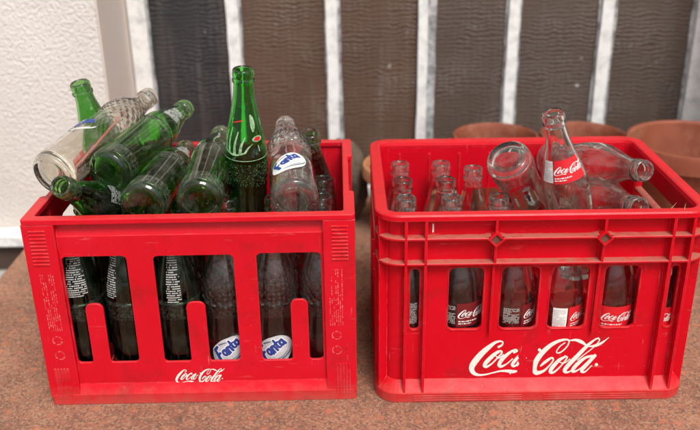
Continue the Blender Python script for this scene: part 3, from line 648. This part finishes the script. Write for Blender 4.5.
# --- right crate
UR = [.041+k*.0622 for k in range(6)]; VR = [.045+k*.0665 for k in range(4)]
names = ['clear bottle seen as a sliver through the narrow left slot of the right crate', 'clear bottle with dark red label behind the first square window of the right crate', 'clear bottle with white print block behind the second square window of the right crate',
         "clear bottle with white panel and red label, right crate's third square window", 'clear bottle whose red label fills the fourth square window of the right crate', 'clear bottle seen as a sliver through the narrow right slot of the right crate']
for i in range(6):
    u = [UR[0], .106, .174, .236, .302, .3605][i]
    o = stand('R', u, VR[0], 'contour', 'clear', names[i], (0, -1, 0), 'bottles behind the windows of the right crate')
    if i == 0: print_block(o, 'contour', .1, .100, .012, .03)
    if i == 1:
        soda_label(o, 'contour', .094, .128, .55, False, True, 'drprint'); print_block(o, 'contour', -.55, .098, .018, .026, 'fine_print', FINE2, 'gprint')
    if i == 2:
        soda_label(o, 'contour', .092, .124, 1.05, False, True, 'drprint'); print_block(o, 'contour', -.15, .098, .020, .022, 'fine_print', FINE2)
    if i == 3: soda_label(o, 'contour', .088, .120, .95)
    if i == 4: soda_label(o, 'contour', .086, .120, .10)
    if i == 5: soda_label(o, 'contour', .086, .118, -.2, False)
ords = {1: 'second', 2: 'third', 3: 'rearmost'}
for i in (0, 1, 2):
    for j in (1, 2, 3):
        if i == 2 and j == 2: continue
        if (i, j) == (2, 3): u, v, tl = .149, .222, (-.004, .0)
        else: u, v, tl = [.041, .101, .163][i], VR[j], (0, 0)
        stand('R', u, v, 'contour', 'clearw' if j % 2 else 'clear', f"clear bottle in the right crate, {['column along its left wall', 'second column from its left wall', 'column beside the upended bottle'][i]}, {ords[j]} row", tilt=tl, group='clear bottles standing in the right crate')
bottle('R', 'contour', 'clearw', (.1695, .106, .3005), (.264, .216, .1235), 'clear bottle upended in the right crate with its round base towards the viewer')
o = bottle('R', 'contour', 'clear', (.273, .088, .1465), (.212, .063, .3724), 'clear bottle with red script label leaning upright out of the right crate', (.05, -1, .1)); soda_label(o, 'contour', .1500, .1785, .02)
bottle('R', 'contour', 'clearw', (.271, .272, .238), (.326, .063, .296), "upper of two clear bottles lying mouth first by the right crate's right wall")
bottle('R', 'contour', 'clearw', (.279, .246, .200), (.317, .023, .262), "lower of two clear bottles lying mouth first by the right crate's right wall")
for i, j in ((4, 1), (3, 2)): stand('R', UR[i], VR[j], 'contour', 'clear', ['clear standing bottle under the lying pair in the right crate', 'clear standing bottle behind the leaning red labelled one'][j-1]) if False else None
# straw inside the clear bottle with the dimpled shoulder
B, T = to_world('L', (.030, .046, .3035)), to_world('L', (.110, .258, .344)); ax = (T-B).normalized(); e1 = ax.orthogonal().normalized(); e2 = ax.cross(e1)
mb = MB(); a = B+ax*.03-e1*.004+Vector((0, 0, -.018)); b = B+ax*.165+Vector((0, 0, .006))
mb.loops([[tuple(p+e1*.0022*math.cos(t_)+e2*.0022*math.sin(t_)) for t_ in np.linspace(0, 2*PI, 13)[:-1]] for p in [a+(b-a)*k/6 for k in range(7)]], smooth=True, cap=(True, True))
tag(mb.build('straw', M['straw']), 'pink drinking straw left inside the clear bottle on the left corner', 'straw')
# ------------------------------------------------------------------ pots and odds behind the crates
def pot(x, y, h, R, label, mat='terra', wob=0, group=None):
    root = empty('flower_pot', (x, y, 0)); tag(root, label, 'pot', group)
    t_ = R*.07; rim = h*.17
    pr = [(.0006, .001), (R*.64, .001), (R*.66, .004), (R*.86, h-rim-.001), (R*.985, h-rim), (R*.99, h-.006), (R*.97, h-.001), (R*.935, h), (R*.90, h-.004), (R*.885, h-.02), (R*.82, h-rim-.02), (R*.62, .02), (.0006, .02)]
    mb = MB(); mb.loops([[(r*math.cos(a), r*math.sin(a), z) for a in np.linspace(0, 2*PI, 64, endpoint=False)] for r, z in pr], cap=(True, True)); 
    o = fix(mb.build('pot_body', M[mat], root)); bv = o.data; bv.polygons.foreach_set('use_smooth', [True]*len(bv.polygons))
    es = [e for e in bv.edges]; bv.set_sharp_from_angle(angle=math.radians(35))
    mb = MB(); n = 32; zs = h*.62; rr = R*.80; vs = [(0, 0, zs+.003)]
    vs += [(k/4*rr*math.cos(a), k/4*rr*math.sin(a), zs+random.uniform(-.003, .003)) for k in range(1, 5) for a in np.linspace(0, 2*PI, n, endpoint=False)]
    fs = [(0, 1+i, 1+(i+1) % n) for i in range(n)]+[(1+k*n+i, 1+(k+1)*n+i, 1+(k+1)*n+(i+1) % n, 1+k*n+(i+1) % n) for k in range(3) for i in range(n)]
    mb.add(vs, fs, 0, True); mb.build('soil', M['soil'], root)
    return root
pot(.262, .552, .188, .0795, 'terracotta pot behind the right crate, left of the crate\'s leaning bottle', group='terracotta pots behind the right crate')
pot(.424, .556, .187, .0795, 'terracotta pot behind the right crate, right of the crate\'s leaning bottle', group='terracotta pots behind the right crate')
pot(.606, .502, .192, .118, 'large terracotta pot rising beyond the right crate\'s far right corner')
pot(.105, .552, .135, .089, 'small pale terracotta pot peeping out beside the right crate\'s far left corner', 'terra2')
bm = bmesh.new(); bmesh.ops.create_icosphere(bm, subdivisions=4, radius=1)
for v in bm.verts:
    c = v.co; k = 1+.10*math.sin(3*c.x+1)*math.sin(4*c.z)+.06*math.sin(9*c.y+5*c.x)+.03*math.sin(17*c.z+13*c.x); v.co = Vector((c.x*.048*k, c.y*.045*k, .082+c.z*.084*k))
me = bpy.data.meshes.new('stone'); bm.to_mesh(me); bm.free(); me.materials.append(M['stone']); me.polygons.foreach_set('use_smooth', [True]*len(me.polygons))
o = bpy.data.objects.new('stone', me); COL.objects.link(o); o.location = (-.020, .600, 0); tag(o, 'rough mottled brown stone standing between the two crates at the window', 'stone')
# dry grass blades caught on the right crate's rim
mb = MB()
for x0, y0, x1, y1, z1 in ((.350, .010, .358, .016, .2715), (.364, .006, .370, .018, .2700)):
    p, q = to_world('R', (x0, y0, .2664)), to_world('R', (x1, y1, z1)); d = (q-p).normalized(); e1 = d.orthogonal().normalized()*.0004; e2 = d.cross(e1)
    mb.loops([[tuple(p+(q-p)*k+e1*math.cos(t_)*(1.2-k)+e2*math.sin(t_)*(1.2-k)) for t_ in (0, 2.1, 4.2)] for k in (0, .5, 1)], cap=(True, True))
tag(mb.build('dry_grass', M['twig']), 'few dry grass blades caught on the front right rim of the right crate', 'dry grass')
